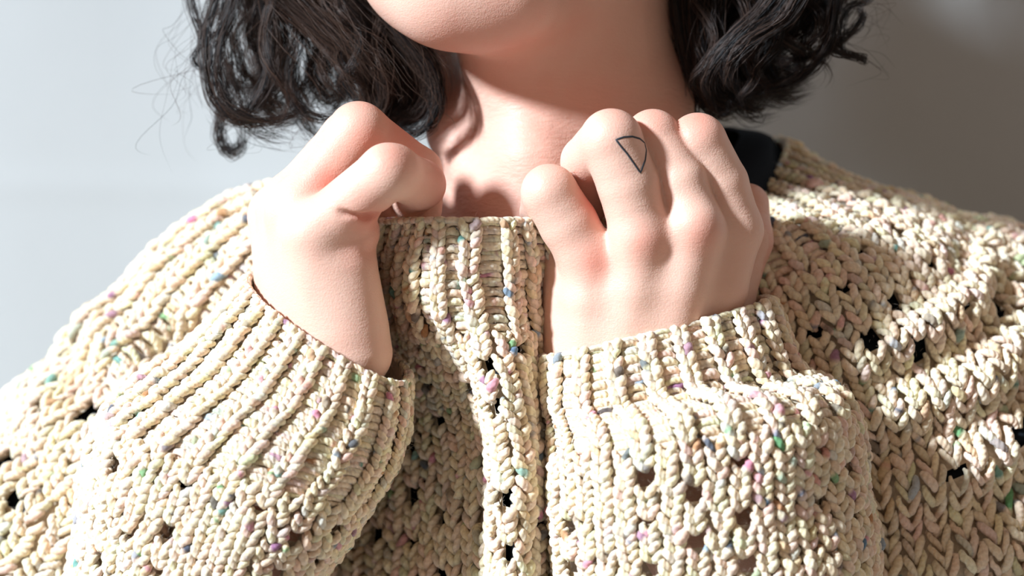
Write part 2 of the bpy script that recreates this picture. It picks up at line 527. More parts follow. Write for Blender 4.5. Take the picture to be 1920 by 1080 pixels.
def vnoise(p, scale, seed):
    """smooth value noise, p in mm"""
    r = np.random.default_rng(seed); tab = r.random((32, 32, 32))
    q = p / scale; i = np.floor(q).astype(int); f = q - i; f = f * f * (3 - 2 * f)
    o = 0
    for a in (0, 1):
        for b in (0, 1):
            for c in (0, 1):
                w = (f[..., 0] if a else 1 - f[..., 0]) * (f[..., 1] if b else 1 - f[..., 1]) * (f[..., 2] if c else 1 - f[..., 2])
                o = o + w * tab[(i[..., 0] + a) % 32, (i[..., 1] + b) % 32, (i[..., 2] + c) % 32]
    return o - 0.5

class Surf:
    """cloth surface from a control grid C[v][u] in mm; u spaced by width, v by length"""
    def __init__(self, C, periodic=False, wrinkle=0.0, seed=1, nu=420, nv=260, wfrac=1.0, shape=None):
        self.per = periodic
        nvC, nuC = C.shape[:2]
        if periodic:
            C = np.concatenate([C[:, -3:], C, C[:, :4]], 1)
            tu = np.linspace(3, 3 + nuC, nu)
        else:
            tu = np.linspace(0, nuC - 1, nu)
        A = catmull(C, np.linspace(0, nvC - 1, nv))
        T = np.swapaxes(catmull(np.swapaxes(A, 0, 1), tu), 0, 1)
        seg = np.linalg.norm(np.diff(T, axis=1), axis=2)[:int(nv * wfrac)].mean(0)
        s = np.concatenate([[0], np.cumsum(seg)]); s /= s[-1]
        q = np.linspace(0, 1, nu); x = np.interp(q, s, np.arange(nu))
        i = np.clip(x.astype(int), 0, nu - 2); f = (x - i)[None, :, None]
        T = T[:, i] * (1 - f) + T[:, i + 1] * f
        self.uctrl = np.interp(np.linspace(0, nu - 1, nuC + (1 if periodic else 0)), np.arange(nu), s)
        seg = np.linalg.norm(np.diff(T, axis=0), axis=2).mean(1)
        s = np.concatenate([[0], np.cumsum(seg)]); self.len = s[-1]; s = s / s[-1]
        x = np.interp(np.linspace(0, 1, nv), s, np.arange(nv))
        i = np.clip(x.astype(int), 0, nv - 2); f = (x - i)[:, None, None]
        T = T[i] * (1 - f) + T[i + 1] * f
        self.T = T; self.nu = nu; self.nv = nv
        self.normals()
        if shape is not None:
            self.T = T = T + self.N * shape(self)[..., None]
            self.normals()
        if wrinkle:
            w = vnoise(T, 46.0, seed) * 1.0 + vnoise(T, 22.0, seed + 1) * 0.55
            env = np.clip(np.linspace(0, 1, nv) / 0.2, 0.15, 1)[:, None]
            self.T = T + self.N * (w * env * wrinkle)[..., None]
            if periodic: self.T[:, -1] = self.T[:, 0]
            self.normals()
    def normals(self):
        T = self.T
        if self.per:
            E = np.concatenate([T[:, -2:-1], T, T[:, 1:2]], 1); du = (E[:, 2:] - E[:, :-2])
        else:
            du = np.gradient(T, axis=1)
        dv = np.gradient(T, axis=0)
        n = np.cross(du, dv); self.N = n / (np.linalg.norm(n, axis=2)[..., None] + 1e-9)
        self.N = -self.N
    def at(self, u, v, what='T'):
        A = getattr(self, what)
        u = np.mod(u, 1.0) if self.per else u
        x = u * (self.nu - 1); y = v * (self.nv - 1)
        i = np.clip(np.floor(x).astype(int), 0, self.nu - 2); j = np.clip(np.floor(y).astype(int), 0, self.nv - 2)
        fx = (x - i)[..., None]; fy = (y - j)[..., None]
        return (A[j, i] * (1 - fx) + A[j, i + 1] * fx) * (1 - fy) + (A[j + 1, i] * (1 - fx) + A[j + 1, i + 1] * fx) * fy

CREAM = np.array([0.84, 0.69, 0.505])
FLECK = np.array([[0.03, 0.28, 0.26], [0.05, 0.16, 0.28], [0.04, 0.07, 0.12], [0.62, 0.20, 0.34], [0.30, 0.12, 0.26], [0.10, 0.34, 0.14],
                  [0.42, 0.18, 0.06], [0.30, 0.42, 0.52], [0.70, 0.36, 0.30], [0.06, 0.05, 0.05]])

def tubes(path, nrm, rad, col, sides=7):
    """path (M,K,3), nrm (M,K,3), rad (M,K), col (M,K,3) -> arrays of a bundle of smooth yarn pieces"""
    M, K = path.shape[:2]
    t = np.gradient(path, axis=1); t /= np.linalg.norm(t, axis=2)[..., None] + 1e-9
    sd = np.cross(t, nrm); sd /= np.linalg.norm(sd, axis=2)[..., None] + 1e-9
    up = np.cross(sd, t)
    a = np.linspace(0, 2 * np.pi, sides, endpoint=False)
    ca, sa = np.cos(a), np.sin(a)
    V = path[:, :, None] + rad[:, :, None, None] * (ca[None, None, :, None] * sd[:, :, None] + sa[None, None, :, None] * up[:, :, None])
    ln = np.concatenate([np.zeros((M, 1)), np.cumsum(np.linalg.norm(np.diff(path, axis=1), axis=2), 1)], 1)
    tw = np.stack([np.broadcast_to(ca, (M, K, sides)), np.broadcast_to(sa, (M, K, sides)), np.broadcast_to(ln[:, :, None], (M, K, sides))], -1)
    cc = np.broadcast_to(col[:, :, None], (M, K, sides, 3))
    b = (np.arange(M) * K * sides)[:, None, None]; k = (np.arange(K - 1) * sides)[None, :, None]
    s = np.arange(sides)[None, None]; s2 = (s + 1) % sides
    F = np.stack([b + k + s, b + k + s2, b + k + sides + s2, b + k + sides + s], -1).reshape(-1, 4)
    return V.reshape(-1, 3), F, tw.reshape(-1, 3), cc.reshape(-1, 3)

class Knit:
    def __init__(self): self.v = []; self.f = []; self.t = []; self.c = []; self.n = 0
    def add(self, V, F, tw, cc):
        self.v.append(V); self.f.append(F + self.n); self.t.append(tw); self.c.append(cc); self.n += len(V)
    def build(self, name, parent, label=None):
        c = np.concatenate(self.c); c = np.concatenate([c, np.ones((len(c), 1))], 1)
        o = mesh_obj(name, np.concatenate(self.v), np.concatenate(self.f), YARN, parent,
                     attrs={'twist': ('FLOAT_VECTOR', np.concatenate(self.t)), 'yarn_colour': ('FLOAT_COLOR', c)})
        if label: o['label'] = label
        return o

def yarn_colours(M, K, r):
    base = CREAM * (1 + 0.07 * r.standard_normal((M, 1, 1))) * (1 + 0.04 * r.standard_normal((M, 1, 3)))
    c = np.repeat(base, K, 1)
    # tinted stretches of a hand-spun yarn, then small bright neps
    m = r.random(M) < 0.10
    tint = np.array([[0.78, 0.50, 0.44], [0.62, 0.66, 0.60], [0.60, 0.42, 0.22], [0.72, 0.56, 0.54], [0.64, 0.68, 0.42]])
    c[m] = c[m] * 0.4 + 0.6 * tint[r.integers(0, len(tint), m.sum())][:, None]
    m = np.flatnonzero(r.random(M) < 0.17)
    k0 = r.integers(0, K, len(m)); wd = r.choice([0, 0, 1, 1, 2], len(m)); fc = FLECK[r.integers(0, len(FLECK), len(m))]; fs = 0.35 + 0.6 * r.random((len(m), 1))
    for dk in range(-2, 3):
        ok = (np.abs(dk) <= wd) & (k0 + dk >= 0) & (k0 + dk < K)
        c[m[ok], k0[ok] + dk] = c[m[ok], k0[ok] + dk] * (1 - fs[ok]) + fs[ok] * fc[ok]
    return np.clip(c, 0.004, 0.9)

LEG = np.array([[.47, 1.32, -1.2], [.43, 1.02, 0.1], [.33, .72, .75], [.22, .38, .85], [.13, .02, .35], [.15, -.30, -1.0]])
PURL_A = np.array([[-.12, .78, -.3], [.12, .40, .35], [.35, .22, .7], [.65, .22, .7], [.88, .40, .35], [1.12, .78, -.3]])
PURL_B = np.array([[-.10, .52, -.1], [.12, .86, .25], [.35, 1.02, .4], [.65, 1.02, .4], [.88, .86, .25], [1.10, .52, -.1]])

def finer(T, n=8):
    return catmull(T, np.linspace(0, len(T) - 1, n))
LEG, PURL_A, PURL_B = finer(LEG), finer(PURL_A), finer(PURL_B)
PROF = np.interp(np.linspace(0, 5, 8), np.arange(6), [.62, 1.0, 1.12, 1.12, 1.0, .62])

def fuzz(K, S, u0, u1, v0, v1, n, seed):
    """fine wool fibres standing off the yarn"""
    r = np.random.default_rng(seed)
    u = u0 + (u1 - u0) * r.random(n); v = v0 + (v1 - v0) * r.random(n)
    N = S.at(u, v, 'N'); p0 = S.at(u, v) + N * 1.6
    d1 = N * 0.6 + 0.8 * r.standard_normal((n, 3)); d1 /= np.linalg.norm(d1, axis=1)[:, None]
    d2 = d1 + 0.9 * r.standard_normal((n, 3)); d2 /= np.linalg.norm(d2, axis=1)[:, None]
    L = (1.0 + 1.6 * r.random((n, 1)))
    path = np.stack([p0, p0 + d1 * L * .6, p0 + d1 * L + d2 * L * .3, p0 + d1 * L + d2 * L], 1)
    rad = np.full((n, 4), 0.035); rad[:, -1] = 0.015
    K.add(*tubes(path, np.repeat(N[:, None], 4, 1) + 0.01, rad, np.broadcast_to(CREAM, (n, 4, 3)), sides=3))

def knit_patch(K, S, u0, u1, nu, v0, v1, nv, kind, seed, ymax=1.75, ribh=1.5):
    """stitches over S for u0..u1, v0..v1; kind(i,j)-> 0 knit, 1 purl, 2 eyelet"""
    r = np.random.default_rng(seed)
    I, J = np.meshgrid(np.arange(nu), np.arange(nv)); I = I.ravel(); J = J.ravel()
    kd = kind(I, J)
    du, dv = (u1 - u0) / nu, (v1 - v0) / nv
    cu = u0 + (I + .5) * du; cv = v0 + (J + .5) * dv
    wd = np.linalg.norm(S.at(cu + du / 2, cv) - S.at(cu - du / 2, cv), axis=1)
    hg = np.linalg.norm(S.at(cu, np.minimum(cv + dv / 2, 1)) - S.at(cu, np.maximum(cv - dv / 2, 0)), axis=1)
    yr = np.clip(np.minimum(wd * 0.27, hg * 0.44), 0.45, ymax)
    wob_u = 0.22 * vnoise(np.stack([I * 1.0, J * 1.0, 0 * I], -1), 2.7, seed + 5)
    wob_v = 0.30 * vnoise(np.stack([I * 1.0, J * 1.0, 0 * I], -1), 3.1, seed + 9)
    eye = set(zip(I[kd == 2].tolist(), J[kd == 2].tolist()))
    push = np.zeros(len(I))
    if eye:
        push = np.array([(-0.13 if (a - 1, b) in eye else 0) + (0.13 if (a + 1, b) in eye else 0) for a, b in zip(I.tolist(), J.tolist())])
    def run(sel, tmpl, mirror, hoff, rr):
        n = len(sel)
        if not n: return
        a = tmpl[:, 0]; a = 1 - a if mirror else a
        A = I[sel][:, None] + a[None] + (wob_u + push)[sel][:, None] + 0.035 * r.standard_normal((n, 1)) + 0.02 * r.standard_normal((n, len(tmpl)))
        B = J[sel][:, None] + tmpl[:, 1][None] + wob_v[sel][:, None] + 0.06 * r.standard_normal((n, 1))
        u = u0 + A * du; v = np.clip(v0 + B * dv, 0, 1)
        N = S.at(u, v, 'N')
        y = yr[sel][:, None] * (1 + 0.13 * r.standard_normal((n, 1)))
        h = tmpl[:, 2][None] * y * 0.8 + hoff * yr[sel][:, None] + 0.10 * y * r.standard_normal((n, 1))
        p = S.at(u, v) + N * h[..., None]
        prof = PROF * rr
        rad = y * prof[None] * (1 + 0.06 * r.standard_normal((n, len(tmpl))))
        K.add(*tubes(p, N, rad, yarn_colours(n, len(tmpl), r)))
    kn = np.flatnonzero(kd == 0); pu = np.flatnonzero(kd == 1)
    for mir in (False, True): run(kn, LEG, mir, 0.35 * ribh, 1.0)
    run(pu, PURL_A, False, -0.55 * ribh, 0.92); run(pu, PURL_B, False, -0.65 * ribh, 0.92)
    # inner face of the fabric, open at the eyelets
    gi, gj = np.meshgrid(np.arange(nu + 1), np.arange(nv + 1))
    u = u0 + gi * du; v = np.clip(v0 + gj * dv, 0, 1)
    yl = float(np.median(yr))
    V = (S.at(u, v) - S.at(u, v, 'N') * (1.35 * yl)).reshape(-1, 3)
    keep = kd.reshape(nv, nu) != 2
    jj, ii = np.nonzero(keep); w = nu + 1
    F = np.stack([jj * w + ii, jj * w + ii + 1, (jj + 1) * w + ii + 1, (jj + 1) * w + ii], -1)
    cc = np.clip(CREAM * 0.9 * (1 + 0.08 * r.standard_normal((len(V), 1))), 0, 1) * np.ones((1, 3))
    K.add(V, F, np.stack([gi * 1.0, gj * 1.0, gi * 0.0], -1).reshape(-1, 3), cc)

def edge_cord(K, S, u0, u1, v, n, seed, rad=1.5):
    """cast-off chain along an edge"""
    r = np.random.default_rng(seed)
    t = np.linspace(-.25, 1.25, 6)
    i = np.arange(n)[:, None]
    for off in (-0.45, 0.45):
        u = u0 + (i + t[None] + r.normal(0, .05, (n, 1))) * (u1 - u0) / n
        if not S.per: u = np.clip(u, 0, 1)
        vv = np.full_like(u, v)
        N = S.at(u, vv, 'N')
        dvv = S.at(u, vv + 0.012) - S.at(u, vv); dvv /= np.linalg.norm(dvv, axis=2)[..., None]
        h = np.array([-.6, .3, .7, .7, .3, -.6])[None, :, None] * rad * 0.5
        p = S.at(u, vv) + N * (h + off * rad) - dvv * (np.array([-.9, -.1, .3, .3, -.1, -.9])[None, :, None] * rad * .6 - 0.2)
        rd = rad * np.array([.6, .95, 1.05, 1.05, .95, .6])[None] * (1 + .1 * r.standard_normal((n, 1)))
        K.add(*tubes(p, N, rd, yarn_colours(n, 6, r)))

def lace(I, J, r0, seed, period=9, rows=4, keepp=0.6):
    """rows of eyelets in staggered groups"""
    r = np.random.default_rng(seed)
    j = J - r0
    e = ((j % rows == 1) & np.isin(I % period, (2, 6))) | ((j % rows == 3) & (I % period == 4))
    e = e & (j >= 0) & (r.random(len(I)) < keepp)
    w = I.max() + 1; g = e.reshape(-1, w); g = g.copy(); g[1:] |= e.reshape(-1, w)[:-1] & (r.random((len(g) - 1, w)) < 0.6)
    return g.ravel()

# --- yoke and front of the sweater: columns from the collar edge outwards, back to front to back
COLS = [
    [(1040, 300, 195), (1030, 480, 220), (1020, 700, 229), (1010, 950, 231), (1000, 1180, 231)],
    [(800, 310, 185), (640, 430, 209), (520, 650, 217), (430, 900, 220), (400, 1180, 220)],
    [(640, 330, 150), (430, 420, 180), (220, 620, 192), (20, 840, 195), (-160, 1050, 195)],
    [(560, 345, 118), (410, 384, 128), (215, 548, 132), (35, 745, 130), (-140, 960, 128)],
    [(610, 372, 72), (440, 470, 82), (290, 640, 84), (140, 840, 78), (-10, 1060, 72)],
    [(664, 402, 30), (570, 560, 70), (480, 740, 76), (400, 930, 70), (350, 1160, 62)],
    [(704, 412, 8), (692, 560, 56), (668, 740, 82), (640, 930, 84), (612, 1160, 80)],
    [(745, 412, -4), (732, 545, 34), (742, 715, 66), (748, 900, 62), (730, 1160, 46)],
    [(800, 412, -12), (796, 560, -6), (848, 715, 20), (884, 860, 22), (868, 1160, 14)],
    [(872, 412, -16), (878, 560, -13), (916, 720, -18), (945, 900, -20), (940, 1160, -22)],
    [(950, 412, -13), (962, 560, -8), (985, 720, -12), (1006, 900, -12), (1006, 1160, -12)],
    [(1022, 412, -3), (1044, 560, 15), (1058, 720, 30), (1068, 900, 40), (1070, 1160, 44)],
    [(1150, 402, 34), (1200, 560, 50), (1230, 720, 64), (1245, 900, 68), (1255, 1160, 70)],
    [(1290, 375, 60), (1390, 485, 50), (1470, 640, 36), (1530, 850, 38), (1560, 1160, 42)],
    [(1402, 378, 88), (1500, 430, 56), (1620, 580, 36), (1700, 800, 28), (1750, 1160, 28)],
    [(1458, 318, 114), (1585, 372, 94), (1750, 480, 68), (1890, 680, 50), (1990, 1000, 46)],
    [(1472, 268, 130), (1610, 348, 134), (1775, 402, 134), (1950, 450, 128), (2160, 620, 120)],
    [(1425, 268, 168), (1560, 380, 195), (1760, 470, 198), (1950, 560, 198), (2200, 760, 198)],
    [(1290, 290, 190), (1420, 430, 210), (1540, 650, 217), (1640, 900, 220), (1680, 1180, 220)],
    [(1040, 300, 195), (1030, 480, 220), (1020, 700, 229), (1010, 950, 231), (1000, 1180, 231)],
]
COLS = np.array(COLS, float)
low = COLS[:, -1] + (COLS[:, -1] - COLS[:, -2]) * np.array([0.9, 0.9, 0.3])      # carry the body on below the picture
COLS = np.concatenate([COLS, low[:, None]], 1)
C = PA(COLS).transpose(1, 0, 2)
def yoke_folds(S):
    u = np.linspace(0, 1, S.nu)[None]; v = np.linspace(0, 1.26, S.nv)[:, None]; c = S.uctrl
    right = np.clip((u - c[13]) / (c[14] - c[13]), 0, 1) * np.clip((v - .42) / .12, 0, 1) * (1 - 0.85 * np.clip((u - c[15]) / (c[16] - c[15]), 0, 1))
    h = 4.5 * right * np.cos((v - 0.06 * np.clip((u - c[13]) / (c[16] - c[13]), 0, 1)) * 2 * np.pi / 0.13)
    left = np.clip((c[5] - u) / (c[5] - c[4]), 0, 1) * np.clip((v - .3) / .2, 0, 1)
    h = h + 3.0 * left * np.cos(v * 2 * np.pi / 0.17)
    h = h - 24 * np.exp(-((u - c[4] * .75 - c[5] * .25) / 0.014) ** 2 - ((v - 0.44) / 0.06) ** 2)
    return h
YOKE = Surf(C, wrinkle=5.0, seed=11, nu=700, wfrac=0.6, shape=yoke_folds)
ua, ub = YOKE.uctrl[2], YOKE.uctrl[17]
NU = 72; NV = 55; RIB_V = 0.24
nrib = int(NV * RIB_V)
sw = Knit()
def yoke_kind(I, J):
    k = np.zeros(len(I), int)
    u = ua + (I + .5) / NU * (ub - ua)
    sh = (u < YOKE.uctrl[5]) | (u > YOKE.uctrl[13])
    k[(I % 2 == 1) & (u < YOKE.uctrl[5]) & (J < 12)] = 1
    k[lace(I, J, 0, 3, 7, 5, 0.5) & (k == 0)] = 2
    return k
knit_patch(sw, YOKE, ua, ub, NU, RIB_V, 1.0, NV - nrib, yoke_kind, 21)
collar = Knit()
knit_patch(collar, YOKE, ua, ub, NU, 0.0, RIB_V, nrib, lambda I, J: (I % 2), 22, ribh=1.7)
edge_cord(collar, YOKE, ua, ub, 0.0, NU, 23, 1.35)
# the back is out of sight: plain fabric
def plain_back(K, a, b):
    gi, gj = np.meshgrid(np.linspace(a, b, 40), np.linspace(0, 1, 40))
    V = (YOKE.at(gi, gj) - YOKE.at(gi, gj, 'N') * 1.5).reshape(-1, 3)
    ii, jj = np.meshgrid(np.arange(39), np.arange(39)); ii = ii.ravel(); jj = jj.ravel()
    F = np.stack([jj * 40 + ii, jj * 40 + ii + 1, (jj + 1) * 40 + ii + 1, (jj + 1) * 40 + ii], -1)
    K.add(V, F, np.zeros((len(V), 3)) + [1, 0, 0], np.broadcast_to(CREAM, (len(V), 3)))
plain_back(sw, 0, ua); plain_back(sw, ub, 1)
fuzz(sw, YOKE, ua, ub, 0, 1, 9000, 91)
sweater = sw.build('sweater', person, 'cream chunky knit sweater flecked with teal, pink and brown')
collar.build('collar', sweater, 'ribbed collar stretched between both hands')

# --- sleeves: rings from the cuff opening towards the elbow, (left end, right end, half depth, centre depth, forward sag)
def sleeve_surf(rings, seed, sq=0.0, wr=6.0):
    M = 28; out = []
    th = np.linspace(0, 2 * np.pi, M, endpoint=False)
    for (lx, ly, ld, rx, ry, rd, hd, sx, sy) in rings:
        a = P(lx, ly, ld); b = P(rx, ry, rd); c = (a + b) / 2; A = (b - a) / 2
        Bv = np.array([sx * MMPX, -hd, -sy * MMPX])
        ct, st = np.cos(th), np.sin(th)
        ct = np.sign(ct) * np.abs(ct) ** 0.85; st = np.sign(st) * np.abs(st) ** 0.85
        out.append(c + ct[:, None] * A * 1.0 + st[:, None] * Bv)
    # th=0 right end, th=90 front; order so that the normal points outwards
    return Surf(np.array(out)[:, ::-1], periodic=True, wrinkle=wr, seed=seed, nu=400)

LS = sleeve_surf([
    (470, 522, 26, 762, 712, -4, 36, -12, 24), (432, 575, 28, 763, 752, -4, 41, -14, 24), (375, 640, 28, 752, 812, -4, 45, -14, 22),
    (285, 708, 28, 728, 872, -4, 52, -10, 20), (205, 775, 28, 692, 935, -2, 56, -6, 16), (165, 870, 30, 648, 1005, 0, 58, 0, 10),
    (155, 990, 34, 600, 1090, 6, 58, 0, 6), (150, 1180, 40, 550, 1230, 10, 54, 0, 4)], 31)
RS = sleeve_surf([
    (1024, 668, 4, 1442, 560, 22, 32, 0, 8), (1020, 715, 2, 1468, 612, 20, 37, 0, 12), (1022, 770, 0, 1502, 682, 18, 42, 0, 14),
    (1028, 812, 0, 1572, 722, 14, 56, 0, -2), (1034, 862, 0, 1602, 782, 12, 63, 0, 0), (1038, 960, 0, 1612, 900, 12, 63, 0, 6),
    (1040, 1070, 2, 1632, 1040, 12, 64, 0, 6), (1042, 1230, 4, 1650, 1220, 14, 64, 0, 4)], 41)

def sleeve(S, nu, nv, ribf, seed, lab_s, lab_c):
    nr = int(round(nv * ribf))
    cf = Knit()
    knit_patch(cf, S, 0, 1, nu, 0.0, nr / nv, nr, lambda I, J: I % 2, seed, ribh=1.8)
    edge_cord(cf, S, 0, 1, 0.0, nu, seed + 1, 1.2)
    bd = Knit()
    def kd(I, J):
        k = np.zeros(len(I), int)
        k[lace(I, J, 1, seed + 3, 8, 5, 0.85)] = 2
        return k
    knit_patch(bd, S, 0, 1, nu, nr / nv, 1.0, nv - nr, kd, seed + 2)
    fuzz(bd, S, 0, 1, 0, 1, 5000, seed + 4)
    bd.build('sleeve', sweater, lab_s); cf.build('cuff', sweater, lab_c)
sleeve(LS, 44, 40, 0.45, 51, None, 'ribbed cuff')
sleeve(RS, 42, 40, 0.38, 61, None, 'ribbed cuff')

# ------------------------------------------------------------------ black undershirt at the neckline
def undershirt():
    r0 = [(1010, 500, 46), (1200, 440, 52), (1330, 330, 84), (1388, 252, 122), (1330, 240, 160), (1190, 245, 178), (1050, 250, 179), (900, 270, 178), (800, 296, 150), (790, 330, 108), (830, 420, 70), (900, 480, 50)]
    r1 = [(1010, 530, 42), (1230, 470, 50), (1390, 360, 80), (1440, 262, 122), (1400, 262, 172), (1220, 280, 185), (1050, 285, 189), (860, 300, 185), (720, 318, 160), (700, 350, 108), (770, 440, 66), (880, 520, 46)]
    r2 = [(1010, 640, 50), (1260, 580, 72), (1450, 440, 92), (1470, 300, 130), (1450, 330, 180), (1260, 400, 198), (1050, 420, 203), (820, 400, 198), (640, 400, 177), (630, 430, 120), (720, 540, 86), (860, 620, 60)]
    r3 = [(1010, 1180, 62), (1320, 1180, 88), (1600, 700, 110), (1700, 560, 150), (1600, 700, 185), (1350, 1000, 205), (1050, 1100, 210), (750, 1000, 205), (400, 700, 182), (400, 760, 126), (640, 1180, 98), (830, 1180, 72)]
    S = Surf(PA(np.array([r0, r1, r2, r3], float)), periodic=True, nu=160, nv=80)
    gi, gj = np.meshgrid(np.linspace(0, 1, 121), np.linspace(0, 1, 61))
    V = S.at(gi, gj).reshape(-1, 3)
    ii, jj = np.meshgrid(np.arange(120), np.arange(60)); ii = ii.ravel(); jj = jj.ravel()
    F = np.stack([jj * 121 + ii, jj * 121 + ii + 1, (jj + 1) * 121 + ii + 1, (jj + 1) * 121 + ii], -1)
    # the shirt front and shoulders lying close under the sweater
    gi, gj = np.meshgrid(np.linspace(ua, ub, 121), np.linspace(0.16, 1, 61))
    V2 = (YOKE.at(gi, gj) - YOKE.at(gi, gj, 'N') * 6.5).reshape(-1, 3)
    F = np.concatenate([F, F + len(V)]); V = np.concatenate([V, V2])
    o = mesh_obj('undershirt', V, F, BLACK, person)
    m = o.modifiers.new('cloth_thickness', 'SOLIDIFY'); m.thickness = 0.0015; m.offset = 0
    o['label'] = 'black undershirt neckline showing beside the neck'
undershirt()

# ------------------------------------------------------------------ hair
class Strands:
    def __init__(self): self.v = []; self.f = []; self.t = []; self.n = 0
    def lock(self, pts, n, s0, s1, rad=0.16, seed=0, K=20, wob=1.5, endvar=0.18, tone=0.4, startvar=0.0):
        r = np.random.default_rng(seed)
        C = PA(np.array(pts, float))
        te = 1 - endvar * r.random(n) ** 1.5; ts = startvar * r.random(n)
        t = ts[:, None] + (te - ts)[:, None] * np.linspace(0, 1, K)[None]
        base = catmull(C, (t * (len(C) - 1)).ravel()).reshape(n, K, 3)
        off = r.standard_normal((n, 1, 3)) * np.array([1, 1.0, 1])
        sp = s0 + (s1 - s0) * t
        ph = r.random((n, 3, 1)) * 6.28; fq = 2.0 + 3.5 * r.random((n, 3, 1))
        w = np.sin(ph + fq * t[:, None, :] * 3).transpose(0, 2, 1) * wob * np.minimum(1, t * 3)[..., None] * r.random((n, 1, 1))
        p = base + off * sp[..., None] + w
        rd = rad * (0.6 + 0.7 * r.random((n, 1))) * np.minimum(1, (1 - np.linspace(0, 1, K)) * 5 + 0.15)[None]
        nr = np.zeros_like(p); nr[..., 1] = -1; nr[..., 0] = 0.13
        V, F, _, _ = tubes(p, nr, rd, np.zeros((n, K, 3)), sides=3)
        self.v.append(V); self.f.append(F + self.n); self.n += len(V)
        self.t.append(np.repeat(np.clip(tone + 0.28 * r.standard_normal(n), 0, 1), K * 3))
        return self
    def build(self, name, parent, label=None):
        o = mesh_obj(name, np.concatenate(self.v), np.concatenate(self.f), HAIR, parent, attrs={'tone': ('FLOAT', np.concatenate(self.t))})
        if label: o['label'] = label
        return o

# crown of the head, above the picture: strands combed from the parting to both sides
crown = Strands()
rr = np.random.default_rng(5)
for i in range(26):
    d = 60 + 150 * rr.random(); sgn = 1 if i % 2 else -1
    x1 = 1040 + sgn * (330 + 60 * rr.random())
    crown.lock([(1040, -860, d), (1040 + sgn * 240, -760, d), (x1, -520, d), (x1 + 20 * sgn, -250, d), (x1 - 10 * sgn, -60, d)], 60, 6, 9, 0.4, 100 + i, 14, 3)
hair = crown.build('hair', person, 'dark brown wavy chin-length hair')

def lock(pts, n, s0, s1, **kw):
    Strands().lock(pts, n, s0, s1, **kw).build('hair_lock', hair)

# left side: dense sheet along the cheek that curls under at the end
sd = 300
for i in range(26):
    f = i / 25.0
    q = np.random.default_rng(700 + i)
    x0 = 470 + 200 * f; d = 50 + 50 * q.random()
    ex = 690 + 125 * f + 12 * q.standard_normal(); ey = 175 + 22 * q.standard_normal() + 10 * f
    lock([(x0 - 60, -160, d + 15), (x0, -40, d + 6), (x0 + (ex - x0) * .55, 40 + 20 * (1 - f), d), (ex - 12, ey - 70, d - 2), (ex + 4, ey, d), (ex - 25, ey + 42, d + 3), (ex - 75, ey + 38, d + 6)],
         85, 3.2, 1.6, seed=sd + i, rad=0.13, tone=0.25 + 0.5 * q.random(), wob=1.8, endvar=0.35)
for i in range(20):
    q = np.random.default_rng(900 + i)
    x0 = 430 + 210 * q.random(); d = 70 + 60 * q.random(); ey = 120 + 90 * q.random(); w = 24 + 20 * q.random(); s = q.choice([-1, 1])
    lock([(x0 - 20, -160, d), (x0 + 10 * s, -20, d), (x0 + 20 * s + 25, ey - 60, d), (x0 + 20, ey, d - 4), (x0 + 20 + s * w, ey + 28, d - 6), (x0 + 20 + s * w * 1.8, ey + 2, d - 4)],
         55, 3.5, 2.0, seed=sd + 40 + i, rad=0.12, tone=0.4 + 0.5 * q.random(), wob=2.6, endvar=0.4)
LEFT_CURLS = [
    ([(400, -120, 70), (410, -30, 66), (386, 60, 60), (388, 130, 56), (404, 190, 54), (440, 222, 54), (490, 228, 56), (540, 221, 58), (575, 200, 60)], 70, 2.0, 0.9),
    ([(450, -120, 60), (440, 0, 58), (408, 90, 54), (412, 160, 52), (440, 205, 50), (490, 225, 50), (530, 226, 52)], 60, 1.8, 1.0),
    ([(470, -120, 66), (495, 20, 64), (508, 90, 60), (500, 150, 58), (470, 205, 58), (436, 236, 60)], 60, 2.2, 1.0),
    ([(430, 120, 80), (416, 210, 78), (410, 255, 78), (430, 287, 78), (452, 272, 78), (452, 225, 78)], 60, 1.6, 1.6),
    ([(340, -120, 70), (356, -10, 68), (378, 60, 64), (394, 100, 62), (402, 150, 62)], 40, 1.6, 1.2),
    ([(420, 50, 62), (378, 84, 60), (364, 112, 60), (382, 130, 60), (410, 140, 60)], 26, 0.8, 0.6),
    ([(520, 60, 80), (535, 150, 78), (560, 205, 78), (585, 245, 78), (600, 250, 80)], 40, 2.0, 1.6),
    ([(560, 80, 60), (548, 140, 58), (556, 195, 56), (600, 222, 54), (650, 215, 54)], 50, 2.0, 1.2),
    ([(420, 190, 60), (450, 225, 58), (500, 255, 58), (545, 262, 58)], 26, 1.6, 2.6),
    ([(640, 60, 66), (650, 150, 62), (690, 205, 60), (735, 225, 60), (760, 190, 62), (742, 165, 62)], 50, 2.0, 1.5),
    ([(760, 60, 50), (808, 130, 48), (822, 190, 48), (806, 232, 50), (775, 250, 52), (745, 238, 54)], 80, 2.0, 1.2),
    ([(700, -20, 40), (760, 62, 40), (806, 120, 42), (824, 180, 44), (818, 220, 46)], 70, 1.4, 1.4),
]
for i, (pt, n, a, b) in enumerate(LEFT_CURLS):
    lock(pt, n, a, b, seed=400 + i, rad=0.14, tone=0.3, wob=1.2, K=26)
